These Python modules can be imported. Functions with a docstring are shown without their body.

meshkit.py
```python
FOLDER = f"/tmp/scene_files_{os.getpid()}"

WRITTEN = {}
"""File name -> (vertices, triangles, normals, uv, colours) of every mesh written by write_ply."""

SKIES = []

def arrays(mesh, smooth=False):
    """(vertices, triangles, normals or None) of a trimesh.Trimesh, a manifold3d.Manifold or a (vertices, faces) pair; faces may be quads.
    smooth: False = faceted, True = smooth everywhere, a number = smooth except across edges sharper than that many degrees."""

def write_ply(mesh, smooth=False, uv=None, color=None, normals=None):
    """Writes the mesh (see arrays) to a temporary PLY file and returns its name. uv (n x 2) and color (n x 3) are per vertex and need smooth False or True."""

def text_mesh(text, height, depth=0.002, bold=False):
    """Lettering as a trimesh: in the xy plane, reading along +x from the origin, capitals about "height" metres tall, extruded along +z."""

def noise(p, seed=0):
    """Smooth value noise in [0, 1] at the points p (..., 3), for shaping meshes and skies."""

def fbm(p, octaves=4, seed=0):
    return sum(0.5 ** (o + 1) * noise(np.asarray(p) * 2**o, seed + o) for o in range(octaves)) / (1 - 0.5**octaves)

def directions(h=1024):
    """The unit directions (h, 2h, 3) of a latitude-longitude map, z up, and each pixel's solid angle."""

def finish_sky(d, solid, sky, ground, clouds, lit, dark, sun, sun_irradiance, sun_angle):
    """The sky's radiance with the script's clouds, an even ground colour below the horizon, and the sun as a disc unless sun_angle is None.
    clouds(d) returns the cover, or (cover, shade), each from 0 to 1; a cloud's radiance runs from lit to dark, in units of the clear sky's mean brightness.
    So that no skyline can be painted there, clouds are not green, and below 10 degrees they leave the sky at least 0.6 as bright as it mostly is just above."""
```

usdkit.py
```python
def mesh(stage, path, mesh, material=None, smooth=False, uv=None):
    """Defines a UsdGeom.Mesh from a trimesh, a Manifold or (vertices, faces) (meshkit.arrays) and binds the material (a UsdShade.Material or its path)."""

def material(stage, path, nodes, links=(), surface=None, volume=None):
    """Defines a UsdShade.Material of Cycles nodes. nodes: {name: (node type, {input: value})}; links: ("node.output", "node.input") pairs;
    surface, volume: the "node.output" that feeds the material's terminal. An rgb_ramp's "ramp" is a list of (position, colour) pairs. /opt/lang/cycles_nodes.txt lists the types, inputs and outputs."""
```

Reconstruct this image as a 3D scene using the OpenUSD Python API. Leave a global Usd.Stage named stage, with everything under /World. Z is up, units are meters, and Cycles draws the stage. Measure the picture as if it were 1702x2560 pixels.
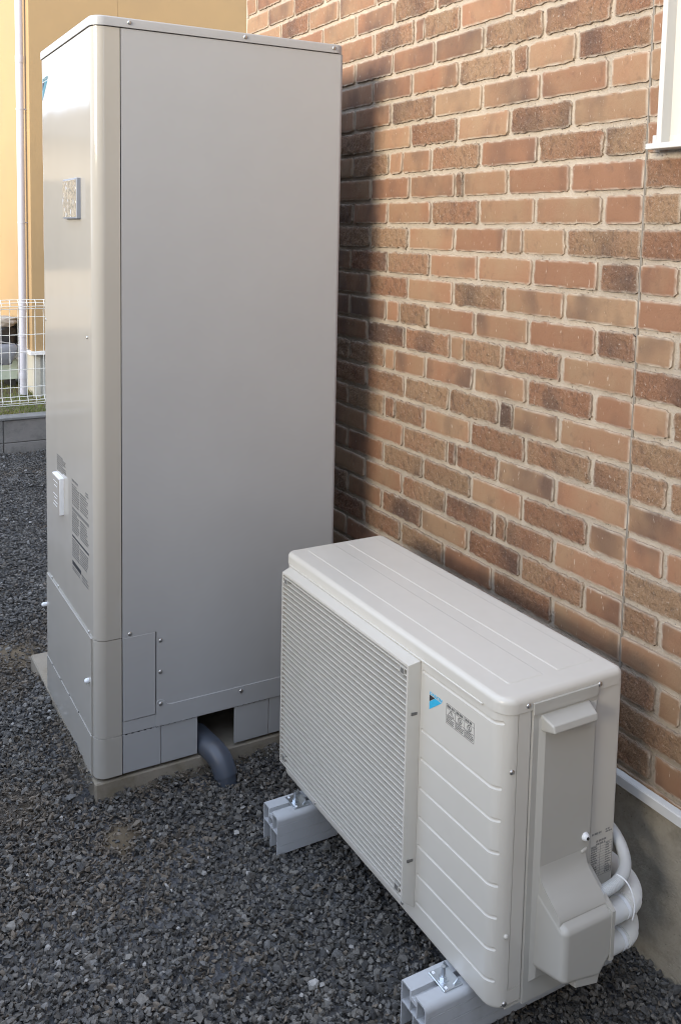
import math, random
import numpy as np
import trimesh, manifold3d as m3
from shapely import geometry as sg, affinity
import usdkit, meshkit
from pxr import Usd, UsdGeom, UsdLux, UsdShade, Gf, Sdf, Vt

stage = Usd.Stage.CreateInMemory()
UsdGeom.SetStageUpAxis(stage, 'Z'); UsdGeom.SetStageMetersPerUnit(stage, 1.0)
UsdGeom.Xform.Define(stage, '/World'); UsdGeom.Scope.Define(stage, '/World/Looks')

# ------------------------------------------------------------------ camera
CAM = np.array([-1.5316, -2.2672, 1.5467]); YAW, PITCH, ROLL = 0.4878, -0.0951, 0.0152
fw = np.array([math.sin(YAW) * math.cos(PITCH), math.cos(YAW) * math.cos(PITCH), math.sin(PITCH)])
rt0 = np.array([math.cos(YAW), -math.sin(YAW), 0.0]); up0 = np.cross(rt0, fw)
rt = math.cos(ROLL) * rt0 + math.sin(ROLL) * up0; up = -math.sin(ROLL) * rt0 + math.cos(ROLL) * up0
FPX, PX, PY = 2251.866, 731.816, 786.834
cam = UsdGeom.Camera.Define(stage, '/World/camera')
cam.AddTransformOp().Set(Gf.Matrix4d(*rt, 0, *up, 0, *(-fw), 0, *CAM, 1))
HA = 36.0
cam.CreateHorizontalApertureAttr(HA); cam.CreateVerticalApertureAttr(HA * 1.5)
cam.CreateFocalLengthAttr(HA * FPX / 1702)
cam.CreateHorizontalApertureOffsetAttr((851 - PX) / 1702 * HA)
cam.CreateVerticalApertureOffsetAttr(-(1280 - PY) / 1702 * HA)
cam.CreateClippingRangeAttr((0.05, 1000.0))
cam.CreateExposureAttr(2.1)

# ------------------------------------------------------------------ light
SUN = np.array([-0.93, -0.34, 0.17]); SUN /= np.linalg.norm(SUN)
SUN_EL, SUN_ROT = math.asin(SUN[2]), math.atan2(SUN[0], SUN[1])
SKY_STRENGTH, SUN_INTENSITY, SUN_ANGLE = 0.066, 0.40, 25.0
CLOUD = (7.5, 8.8, 11.4)   # thin bright cloud in front of the blue
sky_mat = usdkit.material(stage, '/World/Looks/sky', {
    's': ('sky_texture', {'sky_type': 'single_scattering', 'sun_disc': False, 'sun_elevation': SUN_EL, 'sun_rotation': SUN_ROT, 'aerosol_density': 1.6}),
    't': ('texture_coordinate', {}), 'cm': ('mapping', {'scale': (1., 1., 2.2)}), 'n': ('noise_texture', {'scale': 1.6, 'detail': 6., 'roughness': .55}),
    'cf': ('map_range', {'from_min': .3, 'from_max': .7, 'to_min': .55, 'to_max': .95, 'clamp': True}), 'mx': ('mix_color', {'b': CLOUD, 'use_clamp': False}),
    'b': ('background_shader', {'strength': SKY_STRENGTH})},
    [('t.generated', 'cm.vector'), ('cm.vector', 'n.vector'), ('n.fac', 'cf.value'), ('cf.result', 'mx.fac'), ('s.color', 'mx.a'), ('mx.result', 'b.color')], surface='b.background')
dome = UsdLux.DomeLight.Define(stage, '/World/sky'); UsdShade.MaterialBindingAPI.Apply(dome.GetPrim()).Bind(sky_mat)
dome.GetPrim().SetCustomDataByKey('kind', 'structure'); dome.GetPrim().SetCustomDataByKey('label', 'pale late afternoon sky over the yard')
sun = UsdLux.DistantLight.Define(stage, '/World/sun')
sun.CreateIntensityAttr(SUN_INTENSITY); sun.CreateAngleAttr(SUN_ANGLE); sun.CreateNormalizeAttr(True); sun.CreateColorAttr(Gf.Vec3f(1.0, 0.90, 0.74))
zx = SUN; xx = np.cross([0, 0, 1.0], zx); xx /= np.linalg.norm(xx); yy = np.cross(zx, xx)
sun.AddTransformOp().Set(Gf.Matrix4d(*xx, 0, *yy, 0, *zx, 0, 0, 0, 10, 1))

# ------------------------------------------------------------------ scene helpers
used = {}
ORIGIN = {}

def unique(parent, name):
    k = (parent, name); n = used.get(k, 0); used[k] = n + 1
    return name if n == 0 else f'{name}_{n:03d}'

def tag(prim, label=None, cat=None, group=None, kind=None):
    for k, v in (('label', label), ('category', cat), ('group', group), ('kind', kind)):
        if v: prim.SetCustomDataByKey(k, v)
    return prim

def thing(name, label, cat, loc, group=None):
    path = '/World/' + unique('/World', name)
    x = UsdGeom.Xform.Define(stage, path); x.AddTranslateOp().Set(Gf.Vec3d(*loc)); ORIGIN[path] = np.array(loc, float)
    return str(tag(x.GetPrim(), label, cat, group).GetPath())

def tri(m):
    if isinstance(m, (list,)):
        m = [tri(a) for a in m]; return trimesh.util.concatenate(m)
    if hasattr(m, 'to_mesh'):
        q = m.to_mesh(); return trimesh.Trimesh(q.vert_properties[:, :3], q.tri_verts, process=False)
    return m

def part(parent, name, mesh, mat, smooth=30, label=None, kind=None):
    """One Mesh prim under a thing (or a part); the mesh is given in world coordinates."""
    mesh = tri(mesh)
    o = np.zeros(3)
    for k, v in ORIGIN.items():
        if parent == k or parent.startswith(k + '/'): o = v
    mesh = trimesh.Trimesh(np.asarray(mesh.vertices) - o, mesh.faces, process=False)
    path = parent + '/' + unique(parent, name)
    p = usdkit.mesh(stage, path, mesh, mat, smooth=smooth)
    tag(p.GetPrim(), label=label, kind=kind)
    return path

def solo(name, mesh, mat, label, cat=None, kind=None, group=None, smooth=30):
    path = '/World/' + unique('/World', name)
    p = usdkit.mesh(stage, path, tri(mesh), mat, smooth=smooth)
    tag(p.GetPrim(), label, cat, group, kind)
    return path

# ------------------------------------------------------------------ shape helpers
def bx(x0, x1, y0, y1, z0, z1, c=0.0):
    if x1 < x0: x0, x1 = x1, x0
    if y1 < y0: y0, y1 = y1, y0
    if c <= 0:
        b = trimesh.creation.box([x1 - x0, y1 - y0, z1 - z0]); b.apply_translation([(x0 + x1) / 2, (y0 + y1) / 2, (z0 + z1) / 2]); return b
    c = min(c, (x1 - x0) * .45, (y1 - y0) * .45, (z1 - z0) * .45)
    pts = []
    for sx in (0, 1):
        for sy in (0, 1):
            for sz in (0, 1):
                X, Y, Z = (x0, x1)[sx], (y0, y1)[sy], (z0, z1)[sz]; dx, dy, dz = (c, -c)[sx], (c, -c)[sy], (c, -c)[sz]
                pts += [(X, Y + dy, Z + dz), (X + dx, Y, Z + dz), (X + dx, Y + dy, Z)]
    return trimesh.convex.convex_hull(np.array(pts))

def rr(a0, a1, b0, b1, r, n=7):
    pts = []
    q = (r,) * 4 if np.isscalar(r) else r
    for cx, cy, s, r in ((a1 - q[0], b0 + q[0], -90, q[0]), (a1 - q[1], b1 - q[1], 0, q[1]), (a0 + q[2], b1 - q[2], 90, q[2]), (a0 + q[3], b0 + q[3], 180, q[3])):
        for t in np.radians(np.linspace(s, s + 90, n)): pts.append((cx + r * math.cos(t), cy + r * math.sin(t)))
    return np.array(pts)

def loft(layers):
    n = len(layers[0][0]); v = np.vstack([np.c_[p, np.full(n, h)] for p, h in layers]); f = []
    for k in range(len(layers) - 1):
        for i in range(n):
            a, b = k * n + i, k * n + (i + 1) % n; f += [(a, b, b + n), (a, b + n, a + n)]
    v = np.vstack([v, [*layers[0][0].mean(0), layers[0][1]], [*layers[-1][0].mean(0), layers[-1][1]]])
    c0, c1, top = len(v) - 2, len(v) - 1, (len(layers) - 1) * n
    for i in range(n):
        f += [(c0, (i + 1) % n, i), (c1, top + i, top + (i + 1) % n)]
    return trimesh.Trimesh(v, f, process=False)

def man(m):
    m = tri(m); m = trimesh.Trimesh(m.vertices, m.faces, process=True)
    return m3.Manifold(m3.Mesh(np.asarray(m.vertices, np.float32), np.asarray(m.faces, np.uint32)))

def hull(pts): return trimesh.convex.convex_hull(np.array(pts, float))

def ball_hull(pts, r, seg=20):
    s = m3.Manifold.sphere(r, seg)
    return tri(m3.Manifold.batch_hull([s.translate(list(map(float, p))) for p in pts]))

def extr(poly, h):
    g = [poly] if poly.geom_type == 'Polygon' else list(poly.geoms)
    return trimesh.util.concatenate([trimesh.creation.extrude_polygon(a, h, engine='earcut') for a in g])

def remap(m, rows, off=(0, 0, 0)):
    """world = rows @ local + off"""
    M = np.eye(4); M[:3, :3] = rows; M[:3, 3] = off; m = m.copy(); m.apply_transform(M); return m

FRONT = np.array([[0, 0, -1], [-1, 0, 0], [0, 1, 0]], float)   # local (right, up, out) on a face that looks along -x
SIDE = np.array([[1, 0, 0], [0, 0, -1], [0, 1, 0]], float)     # local (right, up, out) on a face that looks along -y

def tube(path, r, n=16, cap=True, radii=None):
    P = np.array(path, float); T = np.gradient(P, axis=0); T /= np.linalg.norm(T, axis=1)[:, None]
    u = np.cross(T[0], [0, 0, 1.0]);
    if np.linalg.norm(u) < .1: u = np.cross(T[0], [1.0, 0, 0])
    u /= np.linalg.norm(u); rings = []
    for k in range(len(P)):
        u = u - T[k] * (u @ T[k]); u /= np.linalg.norm(u); w = np.cross(T[k], u)
        q = r if radii is None else radii[k]
        a = np.linspace(0, 2 * np.pi, n, endpoint=False)
        rings.append(P[k] + q * (np.cos(a)[:, None] * u + np.sin(a)[:, None] * w))
    v = np.vstack(rings); f = []
    for k in range(len(P) - 1):
        for i in range(n):
            a, b = k * n + i, k * n + (i + 1) % n; f += [(a, b, b + n), (a, b + n, a + n)]
    if cap:
        v = np.vstack([v, P[0], P[-1]]); L = (len(P) - 1) * n
        for i in range(n): f += [(len(v) - 2, (i + 1) % n, i), (len(v) - 1, L + i, L + (i + 1) % n)]
    return trimesh.Trimesh(v, f, process=False)

def smooth_path(pts, n=40):
    from scipy.interpolate import CubicSpline
    P = np.array(pts, float); t = np.r_[0, np.cumsum(np.linalg.norm(np.diff(P, axis=0), axis=1))]
    return CubicSpline(t, P)(np.linspace(0, t[-1], n))

def dome_screw(p, axis, r=.005):
    s = trimesh.creation.icosphere(2, r); s.vertices[:, axis] *= .55; s.apply_translation(p); return s

# ------------------------------------------------------------------ materials
def paint(name, col, rough=.4, bump=0.0, scale=400., spec=.5, metal=0., var=.04, dirt=0.0, wave=0.0):
    n = {'g': ('geometry', {}), 'n': ('noise_texture', {'scale': 3.0, 'detail': 5.0, 'roughness': .6}),
         'c': ('rgb_ramp', {'ramp': [(.3, tuple(c * (1 - var) for c in col)), (.7, tuple(min(1, c * (1 + var)) for c in col))]}),
         'r': ('map_range', {'from_min': .3, 'from_max': .7, 'to_min': rough * .9, 'to_max': min(1, rough * 1.12)}),
         'p': ('principled_bsdf', {'metallic': metal, 'specular_ior_level': spec})}
    l = [('g.position', 'n.vector'), ('n.fac', 'c.fac'), ('n.fac', 'r.value'), ('r.result', 'p.roughness')]
    src = 'c.color'
    if dirt:
        n['dn'] = ('noise_texture', {'scale': 26.0, 'detail': 8.0, 'roughness': .7}); n['dr'] = ('map_range', {'from_min': .52, 'from_max': .8, 'to_min': 0., 'to_max': dirt, 'clamp': True})
        n['dm'] = ('mix_color', {'b': (.16, .13, .09)})
        l += [('g.position', 'dn.vector'), ('dn.fac', 'dr.value'), ('dr.result', 'dm.fac'), (src, 'dm.a')]; src = 'dm.result'
    l.append((src, 'p.base_color'))
    if bump:
        n['bn'] = ('noise_texture', {'scale': scale, 'detail': 3.0}); n['b'] = ('bump', {'strength': bump, 'distance': .002})
        l += [('g.position', 'bn.vector'), ('bn.fac', 'b.height'), ('b.normal', 'p.normal')]
    if wave:
        n['wm'] = ('mapping', {'scale': (1., 1., .45)}); n['wn'] = ('noise_texture', {'scale': 5.5, 'detail': 1.0}); n['wb'] = ('bump', {'strength': wave, 'distance': .01})
        l += [('g.position', 'wm.vector'), ('wm.vector', 'wn.vector'), ('wn.fac', 'wb.height')]
        if bump: l = [a for a in l if a[0] != 'b.normal'] + [('wb.normal', 'b.normal'), ('b.normal', 'p.normal')]
        else: l.append(('wb.normal', 'p.normal'))
    return usdkit.material(stage, '/World/Looks/' + name, n, l, surface='p.BSDF')

IVORY = (.56, .535, .48)
M = dict(
    tank=paint('tank_paint', (.352, .353, .352), .28, bump=.03, scale=900, var=.02, wave=.035),
    gloss=paint('tank_front_warmed', (.372, .350, .308), .10, var=.02, wave=.10),  # same paint as the sides, glossier, with warm light put into its colour
    ac=paint('unit_paint', (.525, .50, .445), .30, bump=.05, scale=1200, var=.02),
    acplastic=paint('unit_plastic', (.40, .385, .345), .5, bump=.12, scale=1500, var=.02),
    slat=paint('slat_plastic', (.52, .49, .43), .5, var=.02),
    dark=paint('dark_gap', (.02, .02, .02), .7),
    screw=paint('screw_steel', (.55, .54, .52), .3, metal=1.),
    zinc=paint('zinc_plate', (.62, .66, .70), .28, metal=1., var=.12),
    white=paint('white_plastic', (.78, .80, .82), .35, var=.02),
    framew=paint('white_aluminium', (.80, .78, .74), .35, var=.02),
    tape=paint('pipe_tape', (.70, .70, .67), .5, bump=.1, scale=300, var=.04),
    conduit=paint('corrugated_grey', (.50, .51, .50), .45, var=.04),
    rail=paint('rail_resin', (.44, .45, .46), .45, bump=.05, scale=700, var=.05, dirt=.25),
    pvc=paint('grey_pvc', (.062, .072, .092), .33, var=.12, dirt=.3),
    black=paint('black_print', (.02, .02, .022), .6),
    print=paint('grey_print', (.13, .125, .115), .6),
    cyan_shaded=paint('shaded_cyan_print', (.035, .15, .20), .5),  # the cyan logo ink again, with shade put into its colour
    pale_print=paint('pale_print', (.22, .215, .20), .6),
    cyan=paint('cyan_print', (.03, .37, .58), .5),
    stucco=paint('yellow_stucco', (.365, .245, .118), .85, bump=.35, scale=260, var=.05),
    stucco_trim=paint('cream_base', (.52, .50, .42), .8, bump=.2, scale=120, var=.06, dirt=.2),
    wire=paint('fence_white', (.80, .79, .72), .4, var=.05),
    winframe=paint('window_frame', (.50, .485, .45), .35, var=.02),
    downpipe=paint('downpipe_white', (.50, .51, .57), .35, var=.02),
    soil=paint('soil', (.10, .075, .045), .95, bump=.9, scale=80, var=.35),
    tarp=paint('black_tarp', (.022, .022, .024), .45, bump=.3, scale=30, var=.5),
    tarp_top=paint('dusty_cloth', (.36, .33, .29), .8, bump=.4, scale=60, var=.25),
    bucket=paint('grey_plastic', (.22, .24, .28), .4, var=.15),
    mint=paint('mint_panel', (.42, .50, .44), .6, var=.1, dirt=.4),
    grey_wall=paint('added_render', (.42, .39, .35), .85, bump=.2, scale=60, var=.08),
    roof=paint('dark_grey', (.09, .09, .10), .7, var=.2),
    joint=paint('joint_seal', (.28, .25, .21), .7, var=.1),
    flash=paint('flashing_paint', (.60, .60, .58), .4, var=.05),
)

def concrete(name, col, bump=.5, stain=(.1, .08, .05), stain_amt=.5):
    n = {'g': ('geometry', {}), 'n1': ('noise_texture', {'scale': 5., 'detail': 8., 'roughness': .65}), 'n2': ('noise_texture', {'scale': 160., 'detail': 4.}),
         'c': ('rgb_ramp', {'ramp': [(.25, tuple(c * .72 for c in col)), (.5, col), (.75, tuple(c * 1.2 for c in col))]}),
         'sn': ('noise_texture', {'scale': 11., 'detail': 7., 'roughness': .7}), 'sr': ('map_range', {'from_min': .5, 'from_max': .72, 'to_min': 0., 'to_max': stain_amt, 'clamp': True}),
         'sm': ('mix_color', {'b': stain}), 'v': ('voronoi_texture', {'scale': 90.}), 'vr': ('map_range', {'from_min': .0, 'from_max': .16, 'to_min': -1.2, 'to_max': 0., 'clamp': True}),
         'a': ('math', {'math_type': 'add'}), 'b': ('bump', {'strength': bump, 'distance': .003}), 'p': ('principled_bsdf', {'roughness': .9, 'specular_ior_level': .3})}
    l = [('g.position', 'n1.vector'), ('g.position', 'n2.vector'), ('n1.fac', 'c.fac'), ('g.position', 'sn.vector'), ('sn.fac', 'sr.value'), ('sr.result', 'sm.fac'), ('c.color', 'sm.a'), ('sm.result', 'p.base_color'),
         ('g.position', 'v.vector'), ('v.distance', 'vr.value'), ('n2.fac', 'a.value1'), ('vr.result', 'a.value2'), ('a.value', 'b.height'), ('b.normal', 'p.normal')]
    return usdkit.material(stage, '/World/Looks/' + name, n, l, surface='p.BSDF')

M['slab'] = concrete('slab_concrete', (.24, .21, .165), .4, (.13, .10, .05), .65)
M['block'] = concrete('block_concrete', (.225, .21, .19), .5, (.08, .08, .07), .5)
M['foundation'] = concrete('foundation_render', (.37, .335, .27), .8, (.13, .115, .085), .6)
M['mortar'] = concrete('mortar', (.37, .315, .25), 1., (.22, .18, .14), .45)

def brick_mat(k, tone, rough):
    """Fired clay face: tone, darker fire-flash blotches, pale mortar flecks, fine relief, shade painted into its hollows."""
    red, dark, bias = tone
    TAN, RED = (.240, .152, .088), (.232, .118, .066)
    TAN = tuple(c * dark for c in TAN); RED = tuple(c * dark for c in RED)
    n = {'g': ('geometry', {}),
         'm': ('mapping', {'location': (k * 3.1, k * 1.7, k * 2.3), 'scale': (1., 1., .7)}),
         'n1': ('noise_texture', {'scale': 6., 'detail': 4., 'roughness': .6}),
         'c': ('rgb_ramp', {'ramp': [(max(.0, .40 - red), TAN), (.72 - red, RED), (1., tuple(c * .85 for c in RED))]}),
         'n2': ('noise_texture', {'scale': 6.5, 'detail': 3., 'roughness': .5}),
         'dr': ('map_range', {'from_min': .54 - bias, 'from_max': .74 - bias, 'to_min': 0., 'to_max': .76, 'clamp': True}),
         'dm': ('mix_color', {'b': (.075, .048, .038)}),
         'n3': ('noise_texture', {'scale': 330. if not rough else 210., 'detail': 4., 'roughness': .6}),
         'sm': ('mapping', {'scale': (1., 1., .4)}), 'n4': ('noise_texture', {'scale': 190., 'detail': 4.}),
         'fr': ('map_range', {'from_min': .67 if not rough else .60, 'from_max': .76, 'to_min': 0., 'to_max': .6, 'clamp': True}),
         'fm': ('mix_color', {'b': (.55, .47, .38)}),
         'n5': ('noise_texture', {'scale': 75. if rough else 40., 'detail': 5., 'roughness': .65}),
         'crease_shade': ('map_range', {'from_min': .47 if rough else .42, 'from_max': .36 if rough else .30, 'to_min': 0., 'to_max': .40 if rough else .28, 'clamp': True}), 'gm': ('mix_color', {'b': (.07, .045, .035)}),  # darkens the hollows in colour, standing in for shade the bump lacks
         'a': ('math', {'math_type': 'multiply_add', 'value2': .35}),
         'b': ('bump', {'strength': 1. if rough else .6, 'distance': .011 if rough else .004}),
         'at': ('attribute', {'attribute': 'smear'}), 'am': ('mix_color', {'b': (.46, .40, .32)}), 'p': ('principled_bsdf', {'roughness': .8, 'specular_ior_level': .35})}
    l = [('g.position', 'm.vector'), ('m.vector', 'n1.vector'), ('n1.fac', 'c.fac'), ('m.vector', 'n2.vector'), ('n2.fac', 'dr.value'), ('dr.result', 'dm.fac'), ('c.color', 'dm.a'),
         ('m.vector', 'n3.vector'), ('m.vector', 'sm.vector'), ('sm.vector', 'n4.vector'), (('n3' if rough else 'n4') + '.fac', 'fr.value'), ('fr.result', 'fm.fac'), ('n5.fac', 'crease_shade.value'), ('crease_shade.result', 'gm.fac'), ('dm.result', 'gm.a'), ('gm.result', 'fm.a'), ('at.fac', 'am.fac'), ('fm.result', 'am.a'), ('am.result', 'p.base_color'),
         ('m.vector', 'n5.vector'), ('n3.fac', 'a.value1'), ('n5.fac', 'a.value3'), ('a.value', 'b.height'), ('b.normal', 'p.normal')]
    return usdkit.material(stage, f'/World/Looks/brick_{k}', n, l, surface='p.BSDF')

TONES = [(0., 1., 0.), (.05, 1.1, .0), (.12, 1., .02), (.20, .92, .0), (-.06, 1.08, .03), (.04, .92, .08), (.08, .98, .05), (-.02, 1.1, -.02), (.1, .80, .14), (.26, .95, .03)]   # towards red, tone, towards dark
BR_S = [brick_mat(k, t, False) for k, t in enumerate(TONES)]
BR_R = [brick_mat(k + 20, t, True) for k, t in enumerate(TONES)]

# ------------------------------------------------------------------ ground
def grid(x0, x1, y0, y1, nx, ny, zf):
    X, Y = np.meshgrid(np.linspace(x0, x1, nx), np.linspace(y0, y1, ny)); Z = zf(X, Y)
    i = np.arange(ny - 1)[:, None] * nx + np.arange(nx - 1)[None]
    q = np.stack([i, i + 1, i + 1 + nx, i + nx], -1).reshape(-1, 4)
    return trimesh.Trimesh(np.c_[X.ravel(), Y.ravel(), Z.ravel()], np.vstack([q[:, [0, 1, 2]], q[:, [0, 2, 3]]]), process=False)

gmat = usdkit.material(stage, '/World/Looks/ground_grit', {
    'g': ('geometry', {}), 'v': ('voronoi_texture', {'scale': 75.}), 'n': ('noise_texture', {'scale': 2.2, 'detail': 6.}),
    'r': ('rgb_ramp', {'ramp': [(0., (.045, .046, .05)), (.5, (.075, .075, .078)), (1., (.14, .135, .13))]}),
    'nr': ('map_range', {'from_min': .55, 'from_max': .68, 'to_min': 0., 'to_max': .8, 'clamp': True}), 'mx': ('mix_color', {'b': (.085, .062, .035)}),
    's': ('separate_color', {}), 'b': ('bump', {'strength': 1., 'distance': .01}), 'p': ('principled_bsdf', {'roughness': .9})},
    [('g.position', 'v.vector'), ('v.color', 's.color'), ('s.r', 'r.fac'), ('g.position', 'n.vector'), ('n.fac', 'nr.value'), ('nr.result', 'mx.fac'), ('r.color', 'mx.a'), ('mx.result', 'p.base_color'), ('v.distance', 'b.height'), ('b.normal', 'p.normal')], surface='p.BSDF')
solo('ground', grid(-60, 60, -60, 60, 3, 3, lambda X, Y: X * 0 - .014), gmat, 'dark grey gravel yard ground around the units', kind='structure', smooth=False)

SOIL = [(-.891, -.164, .05), (-1.11, .08, .06), (-.93, .98, .10), (-.805, -.65, .05), (-.748, -.27, .04), (-1.0, .78, .09), (-.93, .35, .03), (-.93, .12, .03), (-.62, -.02, .035), (-.76, -.015, .03), (-.5, -.02, .03)]
for k, (sx, sy, sr) in ((0, SOIL[0]), (2, SOIL[2])):
    a = np.linspace(0, 2 * np.pi, 15)[:-1]; rs = np.random.default_rng(50 + k)
    rad = sr * (1 + .45 * (rs.random(14) - .5))
    v = [(sx, sy, -.001)] + [(sx + .5 * r * math.cos(t), sy + .5 * r * math.sin(t) * 1.2, -.003) for r, t in zip(rad, a)] + [(sx + r * math.cos(t), sy + r * math.sin(t) * 1.2, -.013) for r, t in zip(rad, a)]
    f = []
    for i in range(14):
        j = (i + 1) % 14; f += [(0, 1 + i, 1 + j), (1 + i, 15 + i, 15 + j), (1 + i, 15 + j, 1 + j)]
    where = ['between the front rail and the heater corner', 'at the left edge of the gravel', 'beside the rusty patch behind the heater', 'in the gravel close to the near rail', 'just left of the far support rail', 'by the far end of the slab'][k]
    solo('soil_patch', trimesh.Trimesh(v, f, process=False), M['soil'], f'thin patch of brown soil showing {where}', 'soil patch', smooth=True)

# gravel: one instancer
rng = np.random.default_rng(7)
gp = '/World/gravel'
pi = UsdGeom.PointInstancer.Define(stage, gp); tag(pi.GetPrim(), 'crushed dark grey stones covering the whole yard', 'gravel', kind='stuff')
def stone_mat(name, col, var=.25):
    return usdkit.material(stage, '/World/Looks/' + name, {
        'g': ('geometry', {}), 'n': ('noise_texture', {'scale': 60., 'detail': 4.}), 'n2': ('noise_texture', {'scale': 350., 'detail': 3.}),
        'o': ('object_info', {}), 'h': ('map_range', {'from_min': 0., 'from_max': 1., 'to_min': .45, 'to_max': 1.65}),
        'c': ('rgb_ramp', {'ramp': [(.3, tuple(c * (1 - var) for c in col)), (.7, tuple(c * (1 + var) for c in col))]}), 'm': ('vector_math', {'math_type': 'scale'}),
        'b': ('bump', {'strength': .5, 'distance': .002}), 'p': ('principled_bsdf', {'roughness': .72, 'specular_ior_level': .5})},
        [('g.position', 'n.vector'), ('g.position', 'n2.vector'), ('n.fac', 'c.fac'), ('o.random', 'h.value'), ('c.color', 'm.vector1'), ('h.result', 'm.scale'), ('m.vector', 'p.base_color'), ('n2.fac', 'b.height'), ('b.normal', 'p.normal')], surface='p.BSDF')
stone_mats = [stone_mat('stone_grey', (.082, .075, .065)), stone_mat('stone_blue', (.064, .0615, .058)), stone_mat('stone_mid', (.115, .107, .094)), stone_mat('stone_brown', (.10, .082, .062)), stone_mat('stone_pale', (.21, .20, .185))]
protos = []
mix = [0, 1, 0, 2, 1, 0, 2, 1, 0, 2, 0, 3, 4]
for k, mi in enumerate(mix):
    pts = rng.normal(size=(13, 3)); pts /= np.linalg.norm(pts, axis=1)[:, None]
    pts *= (.72 + .5 * rng.random((13, 1))); pts *= [1, .78, .55]
    h = hull(pts); pp = f'{gp}/stone' + (f'_{k:03d}' if k else '')
    m = usdkit.mesh(stage, pp, h, stone_mats[mi], smooth=False); protos.append(m.GetPath())
def visible_poly(grow):
    return sg.Polygon([(-1.26, -.6), (-.6, -.97), (-.45, -1.32), (-.05, -1.6), (0, -1.15), (0, .01), (-.9, .01), (-.9, .86), (-.1, .9), (-.1, 3.86), (-.49, 3.86), (-.9, 1.47), (-1.14, .12)]).buffer(grow, join_style=2)
def scatter(poly, n, seed):
    r = np.random.default_rng(seed); x0, y0, x1, y1 = poly.bounds; P = r.random((n, 2)) * [x1 - x0, y1 - y0] + [x0, y0]
    from shapely import contains_xy
    P = P[contains_xy(poly, P[:, 0], P[:, 1])]
    P = P[(P[:, 0] < -.001) & (P[:, 1] < 3.855)]
    inslab = (P[:, 0] > -.908) & (P[:, 0] < -.1) & (P[:, 1] > .004) & (P[:, 1] < .836)
    return P[~inslab]
poly = visible_poly(.45); area = sg.box(*poly.bounds).area
P1 = scatter(poly, int(area * 13500), 1); P2 = scatter(poly, int(area * 11500), 2)
XY = np.vstack([P1, P2]); N = len(XY)
hmap = meshkit.fbm(np.c_[XY * 2.2, np.zeros(N)], 3, 4) - .5
S = np.exp(rng.normal(math.log(.0056), .38, N)).clip(.0028, .0145)
Z = -.013 + .015 * rng.random(N) + .022 * hmap
Z[len(P1):] += .004
heap = np.exp(-((XY[:, 0] + .9075).clip(-9, 0) / .05) ** 2) * (XY[:, 1] > .02) * (XY[:, 1] < .70) * .052 * (.45 + .75 * meshkit.noise(np.c_[XY * 9, np.zeros(N)], 3))
heap += np.exp(-((XY[:, 1] - .001).clip(-9, 0) / .035) ** 2) * (XY[:, 0] > -.85) * (XY[:, 0] < -.1) * .020 * (.2 + .9 * meshkit.noise(np.c_[XY * 11, np.ones(N)], 5))
Z += heap
keep = np.ones(N, bool)
for sx, sy, sr in SOIL:
    d = np.hypot(XY[:, 0] - sx, (XY[:, 1] - sy) / 1.2); keep &= ~((d < sr * 1.05) & (rng.random(N) < .55 * np.clip(1.25 - d / sr, 0, 1) ** .5))
idx = rng.integers(0, len(mix) - 1, N)
idx[rng.random(N) < .02] = len(mix) - 1
bn = meshkit.fbm(np.c_[XY * 3.0, np.ones(N)], 3, 9); far = XY[:, 1] > .3
idx[(bn > .6) & (rng.random(N) < .5)] = 11
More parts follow.
